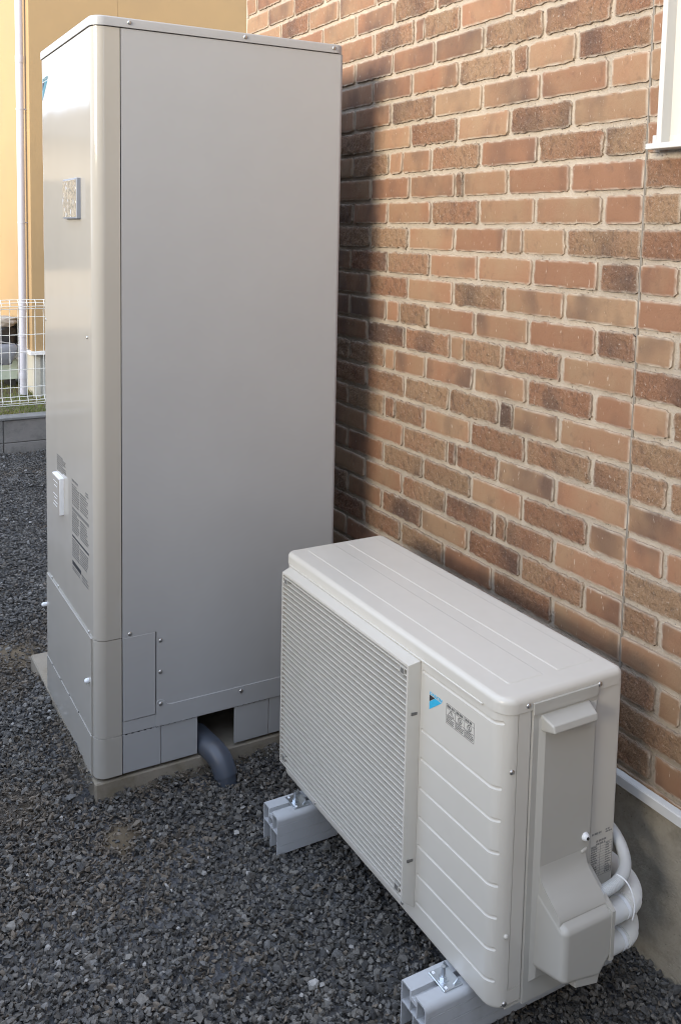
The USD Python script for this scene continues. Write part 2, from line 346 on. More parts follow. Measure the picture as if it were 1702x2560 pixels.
for sx, sy, sr in SOIL:
    d = np.hypot(XY[:, 0] - sx, (XY[:, 1] - sy) / 1.2); idx[(d < sr * 1.5) & (rng.random(N) < .6)] = 11
q = rng.normal(size=(N, 4)) * [1, .28, .28, 1.2]; q /= np.linalg.norm(q, axis=1)[:, None]
XY, S, Z, idx, q = XY[keep], S[keep], Z[keep], idx[keep], q[keep]
pi.CreatePrototypesRel().SetTargets(protos)
pi.CreateProtoIndicesAttr(Vt.IntArray.FromNumpy(idx.astype(np.int32)))
pi.CreatePositionsAttr(Vt.Vec3fArray.FromNumpy(np.c_[XY, Z].astype(np.float32)))
pi.CreateScalesAttr(Vt.Vec3fArray.FromNumpy(np.repeat(S[:, None], 3, 1).astype(np.float32)))
pi.CreateOrientationsAttr(Vt.QuathArray([Gf.Quath(float(a), float(b), float(c), float(d)) for a, b, c, d in q]))

# ------------------------------------------------------------------ brick house
Y_END, Z_TOP, Y_NEAR = 1.02, 5.4, -4.5
house = thing('brick_house', 'house wall of brown and orange bricks with pale mortar behind the units', 'house', (0, Y_END, 0))
part(house, 'mortar', bx(0, 3.2, Y_NEAR, Y_END, .37, Z_TOP), M['mortar'], smooth=False)
part(house, 'foundation', bx(.002, 3.2, Y_NEAR, Y_END - .01, -.3, .356), M['foundation'], smooth=False)
fl = [(0.006, .352), (-.022, .352), (-.022, .372), (-.020, .3745), (.006, .3765)]
part(house, 'base_flashing', remap(extr(sg.Polygon(fl), Y_END - Y_NEAR), np.array([[1, 0, 0], [0, 0, -1], [0, 1, 0]], float), (0, Y_END, 0)), M['flash'], smooth=False)

def project(P):
    d = np.asarray(P, float) - CAM; a = d @ fw
    return PX + FPX * (d @ rt) / a, PY - FPX * (d @ up) / a

def brick_mesh(y0, y1, z0, z1, seed, rough, nu=None, nv=7):
    cut0, cut1 = abs(y0 - PANEL) < .004, abs(y1 - PANEL) < .004   # sawn flush at the panel joint
    """Face towards -x with a ragged outline, worn edges and a skirt that goes into the mortar."""
    r = np.random.default_rng(seed); w, h = y1 - y0, z1 - z0
    nu = nu or max(8, int(w / .0085)); nv = 9 if nv == 7 else nv
    U, V = np.meshgrid(np.linspace(0, 1, nu), np.linspace(0, 1, nv))
    # more vertices close to the edges
    U = .5 - .5 * np.cos(np.pi * U) * (.35) - (U - .5) * -.65 - 0; V = .5 - .5 * np.cos(np.pi * V) * .35 + (V - .5) * .65
    U = (U - U.min()) / (U.max() - U.min()); V = (V - V.min()) / (V.max() - V.min())
    Y, Z = y0 + U * w, z0 + V * h
    P3 = np.stack([Y * 1, Z * 1, np.full_like(Y, seed * .37)], -1)
    e = np.minimum(np.minimum(Y - y0, y1 - Y), np.minimum(Z - z0, z1 - Z))
    edge = np.clip(1 - e / .007, 0, 1)
    amp = .0058 if rough else .0036
    dy = (meshkit.fbm(P3 * 110, 3, 1) - .5) * 2 * amp; dz = (meshkit.fbm(P3 * 110 + 40, 3, 2) - .5) * 2 * amp
    # rounded corners
    cy, cz = (U - .5) * 2, (V - .5) * 2; corner = (np.abs(cy) > .999) & (np.abs(cz) > .999)
    dy = dy * (1 - cut0 * (U < .5)) * (1 - cut1 * (U > .5))
    Y2, Z2 = Y + dy * edge, Z + dz * edge
    Y2 = Y2 - corner * np.sign(cy) * .006 * r.random() * (1 - cut0 * (U < .5)) * (1 - cut1 * (U > .5)); Z2 = Z2 - corner * np.sign(cz) * .005 * r.random()
    relief = (meshkit.fbm(P3 * (95 if rough else 30), 3, 3) - .5) * (.0082 if rough else .0026)
    dep = .0068 + r.normal() * .0008
    X = -(dep * (1 - edge ** 3 * .2) + relief * (1 - edge * .4)) + (r.normal() * .008 * (U - .5) + r.normal() * .012 * (V - .5)) * .12
    v = np.c_[X.ravel(), Y2.ravel(), Z2.ravel()]
    i = np.arange(nv - 1)[:, None] * nu + np.arange(nu - 1)[None]
    qd = np.stack([i, i + nu, i + 1 + nu, i + 1], -1).reshape(-1, 4)
    ring = [*range(nu)] + [k * nu + nu - 1 for k in range(1, nv)] + [*range(nv * nu - 2, (nv - 1) * nu - 1, -1)] + [k * nu for k in range(nv - 2, 0, -1)]
    n0 = len(v); c = np.array([0, (y0 + y1) / 2, (z0 + z1) / 2])
    sk = v[ring].copy(); sk[:, 1:] += np.sign(sk[:, 1:] - c[1:]) * .0008; sk[:, 0] = .004
    v = np.vstack([v, sk]); R = len(ring)
    v = np.vstack([v, v[ring]])
    sq = np.array([(n0 + R + a, n0 + R + (a + 1) % R, n0 + (a + 1) % R, n0 + a) for a in range(R)])
    f = np.vstack([qd, sq]); f = np.vstack([f[:, [0, 1, 2]], f[:, [0, 2, 3]]])
    m = trimesh.Trimesh(v, f, process=False)
    if m.face_normals[0][0] > 0: m.faces = m.faces[:, ::-1]
    sm = np.clip(edge * 1.3 - .88 + (meshkit.fbm(P3 * 60 + 9, 3, 6) - .42) * 2.2, 0, 1) * (edge > .25) * .85
    m.smear = np.r_[sm.ravel(), np.ones(R) * .9, np.ones(R) * .35].astype(np.float32)
    return m

COURSE, BL, JN = .0733, .2085, .0125
SPLIT = {3: -.06, -3: -.062, -5: -.045, -7: -.055, 2: -.345, -4: -.37, 0: -.58, 6: -.574, -6: -.57, -8: -.35, -10: -.56, 8: -.15, 10: -.36, -13: -1.1}
PANEL = -.9385
bricks = []
for n in range(-16, 30):
    zc = 1.5257 + COURSE * n; z0, z1 = zc - COURSE / 2 + JN / 2, zc + COURSE / 2 - JN / 2
    if n == -16: z0 = .375
    j0 = .107 if n % 2 == 0 else .005
    js = sorted([j0 + BL * k for k in range(-14, 6)])
    r = np.random.default_rng(900 + n)
    if zc > 1.70 and zc < 3.0: pass
    js = [j + r.normal() * .0025 if abs(j - PANEL) > .02 else PANEL for j in js]
    if n in SPLIT: js = sorted(js + [SPLIT[n]])
    for a, b in zip(js[:-1], js[1:]):
        b = min(b, Y_END + .006)
        if b - a < .03 or b <= -2.6 or a >= Y_END: continue
        cuts = [(a, b)]
        if a < PANEL - .02 and b > PANEL + .02: cuts = [(a, PANEL), (PANEL, b)]
        for c, d in cuts:
            l = .0022 if abs(c - PANEL) < 1e-6 else JN / 2; e = .0022 if abs(d - PANEL) < 1e-6 else (0 if d > Y_END else JN / 2)
            if n in SPLIT and (abs(c - SPLIT[n]) < 1e-6): l *= .6
            if n in SPLIT and (abs(d - SPLIT[n]) < 1e-6): e *= .6
            if zc > 1.70 and zc < 2.95:                       # the window opening
                if d < -1.0: continue
                c = max(c, -1.0)
            bricks.append((c + l, d - e, z0, z1, n))
def in_view(b):
    cs = [project((0, y, z)) for y in np.linspace(b[0], b[1], 3) for z in (b[2], b[3])]
    ok = False
    for u, v in cs:
        if not (-20 < u < 1722 and -20 < v < 2580): continue
        if 225 < u < 835 and v > 110: continue              # behind the water heater
        if u < 640 : continue
        if u > 1560 and v > 2010: continue
        # behind the outdoor unit
        if 955 < u < 1545 and v > 1345 + (u - 955) * .56 + 15: continue
        if u <= 955 and v > 1345: continue
        ok = True
    return ok
rest, nb = [], 0
for k, b in enumerate(bricks):
    r = np.random.default_rng(k * 7 + 3); rough = r.random() < .42; t = int(r.choice(len(TONES), p=[.16, .13, .12, .12, .09, .07, .12, .07, .04, .08]))
    if in_view(b) and nb < 299:
        nb += 1
        bm_ = brick_mesh(*b[:4], k, rough)
        pth_ = part(house, 'brick', bm_, (BR_R if rough else BR_S)[t], smooth=True)
        UsdGeom.PrimvarsAPI(stage.GetPrimAtPath(pth_)).CreatePrimvar('smear', Sdf.ValueTypeNames.FloatArray, 'vertex').Set(Vt.FloatArray.FromNumpy(bm_.smear))
    else:
        rest.append(brick_mesh(*b[:4], k, rough, nu=6, nv=4))
part(house, 'brick_courses', trimesh.util.concatenate(rest), BR_R[0], smooth=False, kind='stuff', label='remaining bricks of the wall outside the clear view')
part(house, 'panel_joint', [bx(-.0036, .002, PANEL - .0018, PANEL - .0004, .375, 3.6), bx(-.0046, .002, PANEL + .0002, PANEL + .0016, .375, 3.6)], M['joint'], smooth=False)
part(house, 'corner_trim', bx(-.007, .05, Y_END, Y_END + .012, .37, Z_TOP), M['mortar'], smooth=False)
print('bricks', nb, 'rest', len(rest))

# window at the top right
W = part(house, 'window', [bx(-.034, .0, -.9985, -.9865, 1.729, 2.95, .001), bx(-.034, .0, -1.9, -.9985, 2.936, 2.95, .001), bx(-.0075, .001, -1.085, -.9985, 1.7455, 2.936),
                           bx(-.010, .001, -1.9, -.9985, 1.729, 1.7455, .001), bx(-.0085, .001, -1.9, -1.085, 1.7455, 1.79, .001)], M['winframe'], smooth=False)
part(W, 'sill', bx(-.045, .0, -1.95, -.970, 1.7175, 1.7288, .001), M['winframe'], smooth=False)
part(W, 'end_bracket', bx(-.034, .0, -.9862, -.9775, 1.7290, 1.7455, .001), M['winframe'], smooth=False)
part(W, 'pane', bx(-.006, -.003, -1.9, -1.085, 1.79, 2.935), paint('window_pane', (.10, .12, .13), .06, var=.05), smooth=False)

# ------------------------------------------------------------------ water heater
TX, TD, TW, TR = -.9046, .7302, .5922, .0302
slab = solo('concrete_slab', bx(-.9075, -.1, .001, .833, -.15, .045, .004), M['slab'], 'low concrete slab with muddy edges under the tall water heater', 'slab', smooth=False)

tank = thing('water_heater', 'tall ivory steel hot water storage cabinet with rounded front corners', 'water heater', (TX + TD / 2, TW / 2, .0557))
ZS1, ZS2, ZB, ZC, ZT, US = .4415, .1668, .0557, 2.048, 2.0726, .0697
x0, x1 = TX, TX + TD
# recessed dark core that shows in the seams
part(tank, 'inner_frame', loft([(rr(x0 + .006, x1 - .006, .006, TW - .006, .0245, 8), ZS2 + .004), (rr(x0 + .006, x1 - .006, .006, TW - .006, .0245, 8), ZC + .004)]), M['dark'], smooth=False)
def ushape(out, back):
    o = sg.Polygon(rr(x0 - out, x1 + .3, -out if out else 0, TW + out, TR + out, 10)); i = sg.Polygon(rr(x0 + .012, x1 + .3, .012, TW - .012, TR - .012, 10))
    return o.difference(i).intersection(sg.box(-5, -5, x0 + back, 5))
def up_extr(poly, za, zb): m = extr(poly, zb - za); m.apply_translation([0, 0, za]); return m
part(tank, 'front_panel', up_extr(ushape(0, US), ZS1 + .0022, ZC - .002), M['gloss'], smooth=25)
lf = ushape(0, US).union(sg.box(x0 - .0045, TR + .004, x0 + .006, TW - TR - .004))
part(tank, 'lower_front_panel', up_extr(lf, ZS2 + .0016, ZS1), M['gloss'], smooth=25)
lf2 = ushape(.0012, US).union(sg.box(x0 - .0062, TR + .004, x0 + .006, TW - TR - .004))
part(tank, 'skirt_front', up_extr(lf2, ZB, ZS2), M['gloss'], smooth=25)
U = lambda u: u   # x is already a world coordinate on the side
UP = US + x0 + .0028
part(tank, 'side_panel', [bx(UP, x1 - .012, 0, .010, ZS1 + .0, ZC - .002), bx(-.7365, x1 - .012, 0, .010, .17, ZS1), bx(UP, -.7365, 0, .010, .1685, .2035),
                          up_extr(sg.Polygon(rr(x1 - .05, x1, 0, .2, .012, 6)).difference(sg.Polygon(rr(x1 - .3, x1 - .008, .008, .3, .006, 6))).intersection(sg.box(x1 - .012, -1, 5, .1)), .168, ZC - .002)], M['tank'], smooth=25)
part(tank, 'rear_panel', bx(x1 - .006, x1, .1, TW, .168, ZC - .002), M['roof'], smooth=False)  # hidden sheet coloured dark to deepen the shade on the bricks
part(tank, 'far_side_panel', bx(UP, x1, TW - .01, TW, .168, ZC - .002), M['tank'], smooth=False)
part(tank, 'access_cover', bx(UP + .0005, -.7395, -.0012, .010, .2055, ZS1 - .0005, .0008), M['tank'], smooth=False)
# raised bottom rail with its rounded tab
tab = sg.Polygon([(-.738, .1685), (-.738, .236), (-.735, .2415), (-.729, .244), (-.721, .243), (-.714, .239), (-.709, .2325), (-.704, .2275), (-.698, .2252), (x1 - .008, .2252), (x1 - .008, .1685)])
part(tank, 'bottom_rail', remap(extr(tab, .0032), SIDE, (0, 0, 0)), M['tank'], smooth=False)
for a, b in ((UP, -.7235), (-.7215, -.6145), (-.4995, -.390), (-.3875, x1 - .004)):
    part(tank, 'skirt_panel', bx(a, b, .0005, .005, ZB, ZS2 - .0012, .0006), M['tank'], smooth=False)
part(tank, 'rear_skirt', [bx(x1 - .006, x1, .0, TW, ZB, ZS2 - .001), bx(UP, x1, TW - .006, TW, ZB, ZS2 - .001)], M['tank'], smooth=False)
part(tank, 'perforation', [bx(x, x + .006, -.0002, .002, ZS2 - .0014, ZS2 + .0006) for x in np.arange(-.825, -.40, .0175) if not (-.614 < x < -.50)] + [bx(x0 - .0058, x0 - .003, y, y + .006, ZS2 - .0016, ZS2 + .002) for y in (.166, .272, .376, .478)], M['dark'], smooth=False)
for fx in (-.86, -.24):
    for fy in (.06, .53): part(tank, 'foot', bx(fx - .03, fx + .03, fy - .03, fy + .03, .045, ZS2 + .004), M['dark'], smooth=False)
# top cap
capl = [(rr(x0 - .004 + i, x1 + .004 - i, -.004 + i, TW + .004 - i, TR + .004 - i, 10), z) for i, z in ((.0006, ZC), (0, ZC + .001), (0, ZT - .005), (.0009, ZT - .0022), (.0028, ZT - .0006), (.006, ZT))]
part(tank, 'top_cap', loft(capl), M['tank'], smooth=40)
for sx, sz in ((-.812, 2.0605), (-.489, 2.0605), (-.212, 2.0605)): part(tank, 'screw', dome_screw((sx, -.005, sz), 1, .0052), M['screw'], smooth=True)
for sx, sz, sy in ((-.812, .450, 0), (-.725, .414, 0), (-.7255, .324, 0), (-.7255, .233, -.0035), (-.481, .2125, -.0035)): part(tank, 'screw', dome_screw((sx, sy - .0005, sz), 1, .0055), M['screw'], smooth=True)
for sy, sz in ((.548, 1.256), (.068, 1.254), (.50, .4465), (.42, .4465), (.07, .4465)): part(tank, 'screw', dome_screw((x0 - .0005, sy, sz), 0, .0042), M['screw'], smooth=True)
for sy, sz in ((.581, .327), (.059, .314)):
    part(tank, 'cap_nut', ball_hull([(x0 - .002, sy, sz), (x0 - .010, sy, sz)], .0068), M['white'], smooth=True)
# control cover, handle box
film = usdkit.material(stage, '/World/Looks/clear_film', {'g': ('geometry', {}), 'n': ('noise_texture', {'scale': 26., 'detail': 3.}), 'b': ('bump', {'strength': .22, 'distance': .02}), 'p': ('principled_bsdf', {'base_color': (.36, .335, .285), 'roughness': .06, 'coat_weight': 1.0})},
                       [('g.position', 'n.vector'), ('n.fac', 'b.height'), ('b.normal', 'p.normal'), ('b.normal', 'p.coat_normal')], surface='p.BSDF')
cb = part(tank, 'control_cover', bx(x0 - .0115, x0 + .002, .123, .271, 1.566, 1.674, .0012), M['bucket'], smooth=False)
part(cb, 'clear_film', bx(x0 - .0128, x0 - .0112, .127, .267, 1.570, 1.670, .0005), film, smooth=False)
hb = part(tank, 'handle_box', bx(x0 - .0125, x0 + .002, .340, .428, .693, .804, .001), M['white'], smooth=False)
part(hb, 'face_plate', bx(x0 - .0140, x0 - .0120, .3415, .4265, .6945, .8005), M['gloss'], smooth=False)
part(hb, 'outline_print', [bx(x0 - .01425, x0 - .0139, a, b, c, c + .0016) for a, b, c in ((.36, .41, .785), (.365, .40, .772), (.36, .41, .745), (.37, .40, .735), (.36, .405, .722), (.365, .412, .712))], M['white'], smooth=False)

def text_rows(rs, right0, right1, z_top, rows, h, gap, fill=.85):
    """Rows of tiny unreadable print as flat strips: (right, up) pairs of rectangles in the face's local plane."""
    out = []
    for k in range(rows):
        z = z_top - k * (h + gap); a = right0
        end = right0 + (right1 - right0) * (fill + (1 - fill) * rs.random() if k % 4 else .6 + .4 * rs.random())
        while a < end:
            w = h * rs.uniform(.7, 2.6); out.append((a, min(a + w, end), z - h, z)); a += w + h * rs.uniform(.25, .7)
    return out
def strips(rects, rows, off, d=.0004):
    return trimesh.util.concatenate([remap(bx(a, b, c, e, -.0002, d), rows, off) for a, b, c, e in rects])
rs = np.random.default_rng(11); off = (x0, 0, 0)
part(tank, 'small_label', strips(text_rows(rs, -.421, -.309, .861, 9, .0034, .0022), FRONT, off), M['print'], smooth=False)
big = []
big += text_rows(rs, -.243, -.175, .829, 1, .006, .003) + text_rows(rs, -.095, -.066, .828, 2, .004, .003)
for za, zb in ((.815, .750), (.735, .672), (.655, .594)):
    rows = int((za - zb) / .0068)
    big += text_rows(rs, -.243, -.162, za, rows, .0038, .003, .9) + text_rows(rs, -.155, -.066, za - .004, rows - 1, .0036, .0032, .75)
big += text_rows(rs, -.14, -.068, .583, 3, .004, .004) + text_rows(rs, -.243, -.15, .573, 2, .0035, .003)
part(tank, 'large_label', strips(big, FRONT, off), M['print'], smooth=False)
part(tank, 'label_bar', strips([(-.243, -.066, .739, .747)], FRONT, off, .0003), M['print'], smooth=False)
part(tank, 'label_bar', strips([(-.243, -.066, .660, .6655)], FRONT, off, .0003), M['black'], smooth=False)
part(tank, 'label_bar', strips([(-.243, -.148, .578, .590)], FRONT, off, .0003), M['black'], smooth=False)

def logo(parent, rows, off, r0, r1, zb, zm, zt, zl, ink='cyan'):
    """Black corner, blue band, wordmark above: r is along the face, zb tip, zm joint on the left edge, zt top edge, zl top of the letters."""
    w = r1 - r0; bk = sg.Polygon([(r0, zt), (r0, zm), (r0 + w * .43, zt - .0002)]); bl = sg.Polygon([(r0, zm - w * .02), (r0, zb), (r1, zt), (r0 + w * .46, zt)])
    L = part(parent, 'emblem', remap(extr(bl, .0005), rows, off), M[ink], smooth=False)
    part(L, 'black_corner', remap(extr(bk, .0005), rows, off), M['black'], smooth=False)
    t = meshkit.text_mesh('DAIKIN', .01, .0005, bold=True); t.apply_translation([-t.bounds[0][0], -t.bounds[0][1], 0]); b = t.bounds[1]
    t.apply_scale([w / b[0] * 1.02, (zl - zt - w * .03) / b[1], 1]); t.vertices[:, 0] += t.vertices[:, 1] * .2; t.apply_translation([r0, zt + w * .03, 0])
    part(L, 'wordmark', remap(t, rows, off), M[ink], smooth=False)
logo(tank, FRONT, off, -.561, -.492, 1.925, 1.953, 1.977, 1.990, 'cyan_shaded')

# ------------------------------------------------------------------ grey drain pipe
pth = smooth_path([(-.650, .26, .128), (-.612, .12, .093), (-.577, .010, .064), (-.562, -.032, .048), (-.554, -.056, .018), (-.551, -.064, -.04)], 36)
dp = thing('drain_pipe', 'grey plastic drain pipe leaving the heater skirt opening and bending into gravel', 'pipe', (-.545, -.03, 0))
part(dp, 'pipe', tube(pth, .029, 22), M['pvc'], smooth=True)
i = 18; part(dp, 'elbow_socket', tube(pth[i:i + 14], .0335, 22), M['pvc'], smooth=40)
# ------------------------------------------------------------------ outdoor unit
AX, AD, AY0, AL = -.4675, .2972, -1.0934, .8484
AXB, AY1, AZB, AZC, AZT = AX + AD, AY0 + AL, .0987, .6828, .7097
ac = thing('outdoor_unit', 'ivory heat pump outdoor unit with louvred front grille on two rails', 'outdoor unit', (AX + AD / 2, AY0 + AL / 2, AZB))
body = man(loft([(rr(AX + i, AXB - i, AY0 + i, AY1 - i, (.010, .010, .022, .033), 12), z) for i, z in ((.008, AZB + .002), (.002, AZB + .006), (0, AZB + .012), (0, AZC - .0015))]))
cut = []
for z in (.657, .532, .470, .4065, .343, .280, .2165, .154):
    gp_ = [(AX - .0012, -.852, z), (AX - .0012, AY0 + .034, z + .002)]
    gp_ += [(AX + .033 - .0342 * math.cos(t), AY0 + .033 - .0342 * math.sin(t), z + .002 + .006 * t) for t in np.radians([10, 20, 30, 38])]
    for a_, b_ in zip(gp_[:-1], gp_[1:]): cut.append(man(ball_hull([a_, b_], .0043, 14)))
for box in (bx(AX + .0325, AX + .0338, AY0 - .01, AY0 + .004, .14, AZC), bx(AX + .0325, AX + .063, AY0 - .01, AY0 + .003, .1392, .1405), bx(AX + .0628, AX + .0658, AY0 - .01, AY0 + .006, .106, AZC), bx(AX + .02, AX + .064, AY0 - .01, AY0 + .005, .1085, .1115)):
    cut.append(man(box))
body = body - m3.Manifold.batch_boolean(cut, m3.OpType.Add)
part(ac, 'casing', body, M['ac'], smooth=32)
part(ac, 'base_pan', bx(AX + .03, AXB - .002, AY0 + .003, AY1 - .003, AZB, AZB + .0125, .001), M['ac'], smooth=False)
lay = [(rr(AX - .002 + i, AXB + .002 - i, AY0 - .002 + i, AY1 + .002 - i, tuple(max(.003, q_ - i) for q_ in (.018, .018, .024, .035)), 12), z) for i, z in
       [(.0012, AZC - .003), (0, AZC - .002), (0, AZT - .012)] + [(.012 * (1 - math.cos(t)), AZT - .012 + .012 * math.sin(t)) for t in np.radians([15, 30, 45, 60, 75, 90])]]
part(ac, 'top_cover', loft(lay), M['ac'], smooth=40)
for a, b in ((-.417, -.333), (-.295, -.205)):
    p0, p1 = rr(a - .002, b + .002, -1.047, -.268, .004, 3), rr(a + .0016, b - .0016, -1.0434, -.2716, .003, 3)
    part(ac, 'top_panel_emboss', loft([(p0, AZT - .0002), (p1, AZT + .0012)]), M['ac'], smooth=False)
# lip strip under the cover in front
part(ac, 'front_lip', [bx(AX - .0038, AX + .004, -1.035, -.268, AZC - .0055, AZC - .0015, .001)], M['ac'], smooth=False)
# grille
FO = lambda p, q, h: np.array([AX - h, -p, q])
g0, g1 = rr(.272, .843, .136, .677, .004, 3), rr(.279, .8375, .157, .669, .003, 3)
fr = loft([(g0, 0.0005), (rr(.2765, .8395, .1495, .6718, .003, 3), .020), (g1, .0285)])
inner = bx(.2845, .8325, .1615, .6640, -.01, .1)
part(ac, 'grille_frame', remap(tri(man(fr) - man(inner)), FRONT, (AX, 0, 0)), M['ac'], smooth=25)
part(ac, 'fan_opening', remap(bx(.2845, .8325, .1615, .664, .0006, .0030), FRONT, (AX, 0, 0)), M['dark'], smooth=False)  # dark sheet stands in for the shaded depth behind the slats
NS = 40; pitch = (.6640 - .1615) / NS
for k in range(NS):
    z = .1615 + pitch * (k + .5)
    prof = sg.Polygon([(.0085, z + .0008), (.0085, z - .0006), (.0276, z - .0016), (.0284, z - .0010), (.0284, z + .0004), (.0278, z + .0008)])
    m = extr(prof, .8325 - .2845)                      # local: x = out, y = up, z = along
    m = trimesh.Trimesh(np.c_[AX - m.vertices[:, 0], -.2845 - m.vertices[:, 2], m.vertices[:, 1]], m.faces, process=False)
    m.fix_normals()
    part(ac, 'slat', m, M['slat'], smooth=False)
for y in np.linspace(.2845, .8325, 13)[1:-1]:
    part(ac, 'rib', remap(bx(y - .0009, y + .0009, .1615, .664, .003, .0165), FRONT, (AX, 0, 0)), M['slat'], smooth=False)
for y, z in ((.300, .650), (.8165, .650), (.300, .1755), (.8165, .1755)):
    part(ac, 'screw_pocket', remap(bx(y - .008, y + .008, z - .008, z + .008, .020, .0290), FRONT, (AX, 0, 0)), M['acplastic'], smooth=False)
    part(ac, 'screw_pocket_hole', remap(bx(y - .0055, y + .0055, z - .0055, z + .0055, .0285, .0293), FRONT, (AX, 0, 0)), M['print'], smooth=False)
for z in (.565, .245): part(ac, 'clip_slot', bx(AX - .020, AX - .006, -.8420, -.8375, z - .003, z + .003), M['print'], smooth=False)
# side cover with handle hood and valve cover
def plate(pts0, pts1, h0, h1): return loft([(np.array(pts0), h0), (np.array(pts1), h1)])
sidep = remap(plate([(-.4022, .100), (-.2405, .100), (-.2405, .679), (-.4022, .679)], [(-.4012, .101), (-.2415, .101), (-.2415, .679), (-.4012, .679)], -.002, .0035), SIDE, (0, AY0, 0))
sc = part(ac, 'side_cover', sidep, M['acplastic'], smooth=False)
cen = remap(plate([(-.389, .140), (-.2425, .140), (-.2425, .664), (-.389, .664)], [(-.3775, .15), (-.2525, .15), (-.2525, .650), (-.3775, .650)], .003, .0105), SIDE, (0, AY0, 0))
part(sc, 'raised_centre', cen, M['acplastic'], smooth=False)
part(sc, 'upper_flange', bx(-.4032, -.2425, AY0 - .0062, AY0 - .002, .672, .6945, .0008), M['acplastic'], smooth=False)
part(sc, 'hood', ball_hull([(-.380, AY0 - .003, .664), (-.267, AY0 - .003, .664), (-.380, AY0 - .003, .640), (-.267, AY0 - .003, .640), (-.3815, AY0 - .034, .659), (-.2795, AY0 - .034, .659), (-.381, AY0 - .036, .651), (-.280, AY0 - .036, .651)], .004, 16), M['acplastic'], smooth=40)
vh = ball_hull([(-.366, AY0 - .006, .314), (-.266, AY0 - .006, .314), (-.366, AY0 - .068, .282), (-.268, AY0 - .068, .282), (-.366, AY0 - .068, .197), (-.290, AY0 - .068, .183), (-.268, AY0 - .068, .210), (-.368, AY0 - .004, .180), (-.264, AY0 - .004, .178)], .0135, 28)
fl_ = sg.Polygon([(.0, .20), (.0, .372), (.0107, .372), (.0125, .360), (.0165, .349), (.023, .340), (.033, .3325), (.045, .3235), (.058, .3135), (.066, .302), (.06, .20)])
fl_ = extr(fl_, .115); fl_ = trimesh.Trimesh(np.c_[-.3775 + fl_.vertices[:, 2], AY0 - fl_.vertices[:, 0], fl_.vertices[:, 1]], fl_.faces, process=False); fl_.fix_normals()
vc = part(ac, 'valve_cover', tri(man(vh) + man(fl_)), M['acplastic'], smooth=40)
part(vc, 'edge_flange', hull([(-.263, AY0 - .004, .332), (-.242, AY0 - .004, .332), (-.263, AY0 - .083, .293), (-.2545, AY0 - .083, .293), (-.263, AY0 - .083, .196), (-.2545, AY0 - .083, .196), (-.263, AY0 - .004, .160), (-.242, AY0 - .004, .160)]), M['acplastic'], smooth=False)
part(vc, 'lower_apron', hull([(-.365, AY0 - .002, .176), (-.272, AY0 - .002, .176), (-.345, AY0 - .079, .186), (-.285, AY0 - .079, .180), (-.345, AY0 - .079, .172), (-.290, AY0 - .079, .160), (-.345, AY0 - .002, .150), (-.272, AY0 - .002, .150)]), M['acplastic'], smooth=False)
kn = part(ac, 'grommet', ball_hull([(-.265, AY0 - .008, .398), (-.265, AY0 - .0105, .398)], .0085, 24), M['white'], smooth=True)
part(kn, 'hole', remap(tri(m3.Manifold.cylinder(.0012, .0032, .0032, 16)), SIDE, (-.2655, AY0 - .0184, .398)), M['dark'], smooth=False)
part(ac, 'pressed_lug', ball_hull([(-.271, AY0 - .010, .369), (-.262, AY0 - .010, .372)], .004, 12), M['acplastic'], smooth=True)
for sx, sz, d in ((-.414, .692, .003), (-.236, .692, .003), (-.444, .571, -.0012), (-.441, .114, -.0008)): part(ac, 'screw', dome_screw((sx, AY0 - d, sz), 1, .0052), M['screw'], smooth=True)
part(ac, 'dimple', ball_hull([(-.443, AY0 + .0016, .25)], .005, 12), M['ac'], smooth=True)
for y, z in ((-.42, .115), (-.80, .118)): part(ac, 'screw', dome_screw((AX - .0003, y, z), 0, .0042), M['screw'], smooth=True)
logo(ac, FRONT, (AX, 0, 0), .8735, .912, .588, .605, .6188, .6265)
# warning label: three cells
wl = []
def line(a, b, w=.0007):
    a, b = np.array(a), np.array(b); n = np.array([-(b - a)[1], (b - a)[0]]); n = n / np.linalg.norm(n) * w / 2; return sg.Polygon([a + n, b + n, b - n, a - n])
A0, A1, B0, B1 = .928, 1.012, .588, .628
cw = (A1 - A0) / 3
for s in ([(A0, B0), (A1, B0)], [(A0, B1), (A1, B1)], [(A0, B0), (A0, B1)], [(A1, B0), (A1, B1)], [(A0 + cw, B0), (A0 + cw, B1)], [(A0 + 2 * cw, B0), (A0 + 2 * cw, B1)], [(A0, B1 - .009), (A1, B1 - .009)], [(A0, B0 + .0165), (A1, B0 + .0165)]):
    wl.append(line(*s, w=.0006))
tx, tz = A0 + cw / 2, B0 + .0175
for s in ([(tx - .0085, tz + .001), (tx + .0085, tz + .001)], [(tx - .0085, tz + .001), (tx, tz + .0128)], [(tx + .0085, tz + .001), (tx, tz + .0128)], [(tx, tz + .003), (tx, tz + .009)]): wl.append(line(*s, w=.0012))
for k in (1, 2):
    c = (A0 + cw * (k + .5), B0 + .0238); wl.append(sg.Point(c).buffer(.0062).difference(sg.Point(c).buffer(.0050)))
    wl.append(line((c[0] - .004, c[1] + .004), (c[0] + .004, c[1] - .004), .0011)); wl.append(line((c[0], c[1] - .004), (c[0], c[1] + .003), .0014))
part(ac, 'warning_label', remap(trimesh.util.concatenate([extr(p, .0004) for p in wl]), FRONT, (AX, 0, 0)), M['print'], smooth=False)
rs = np.random.default_rng(5); wt = []
for k in range(3):
    wt += text_rows(rs, A0 + cw * k + .002, A0 + cw * (k + 1) - .002, B1 - .002, 1, .0048, .001) + text_rows(rs, A0 + cw * k + .002, A0 + cw * (k + 1) - .0015, B0 + .0150, 4, .0019, .0016)
part(ac, 'warning_text', strips(wt, FRONT, (AX, 0, 0)), M['print'], smooth=False)
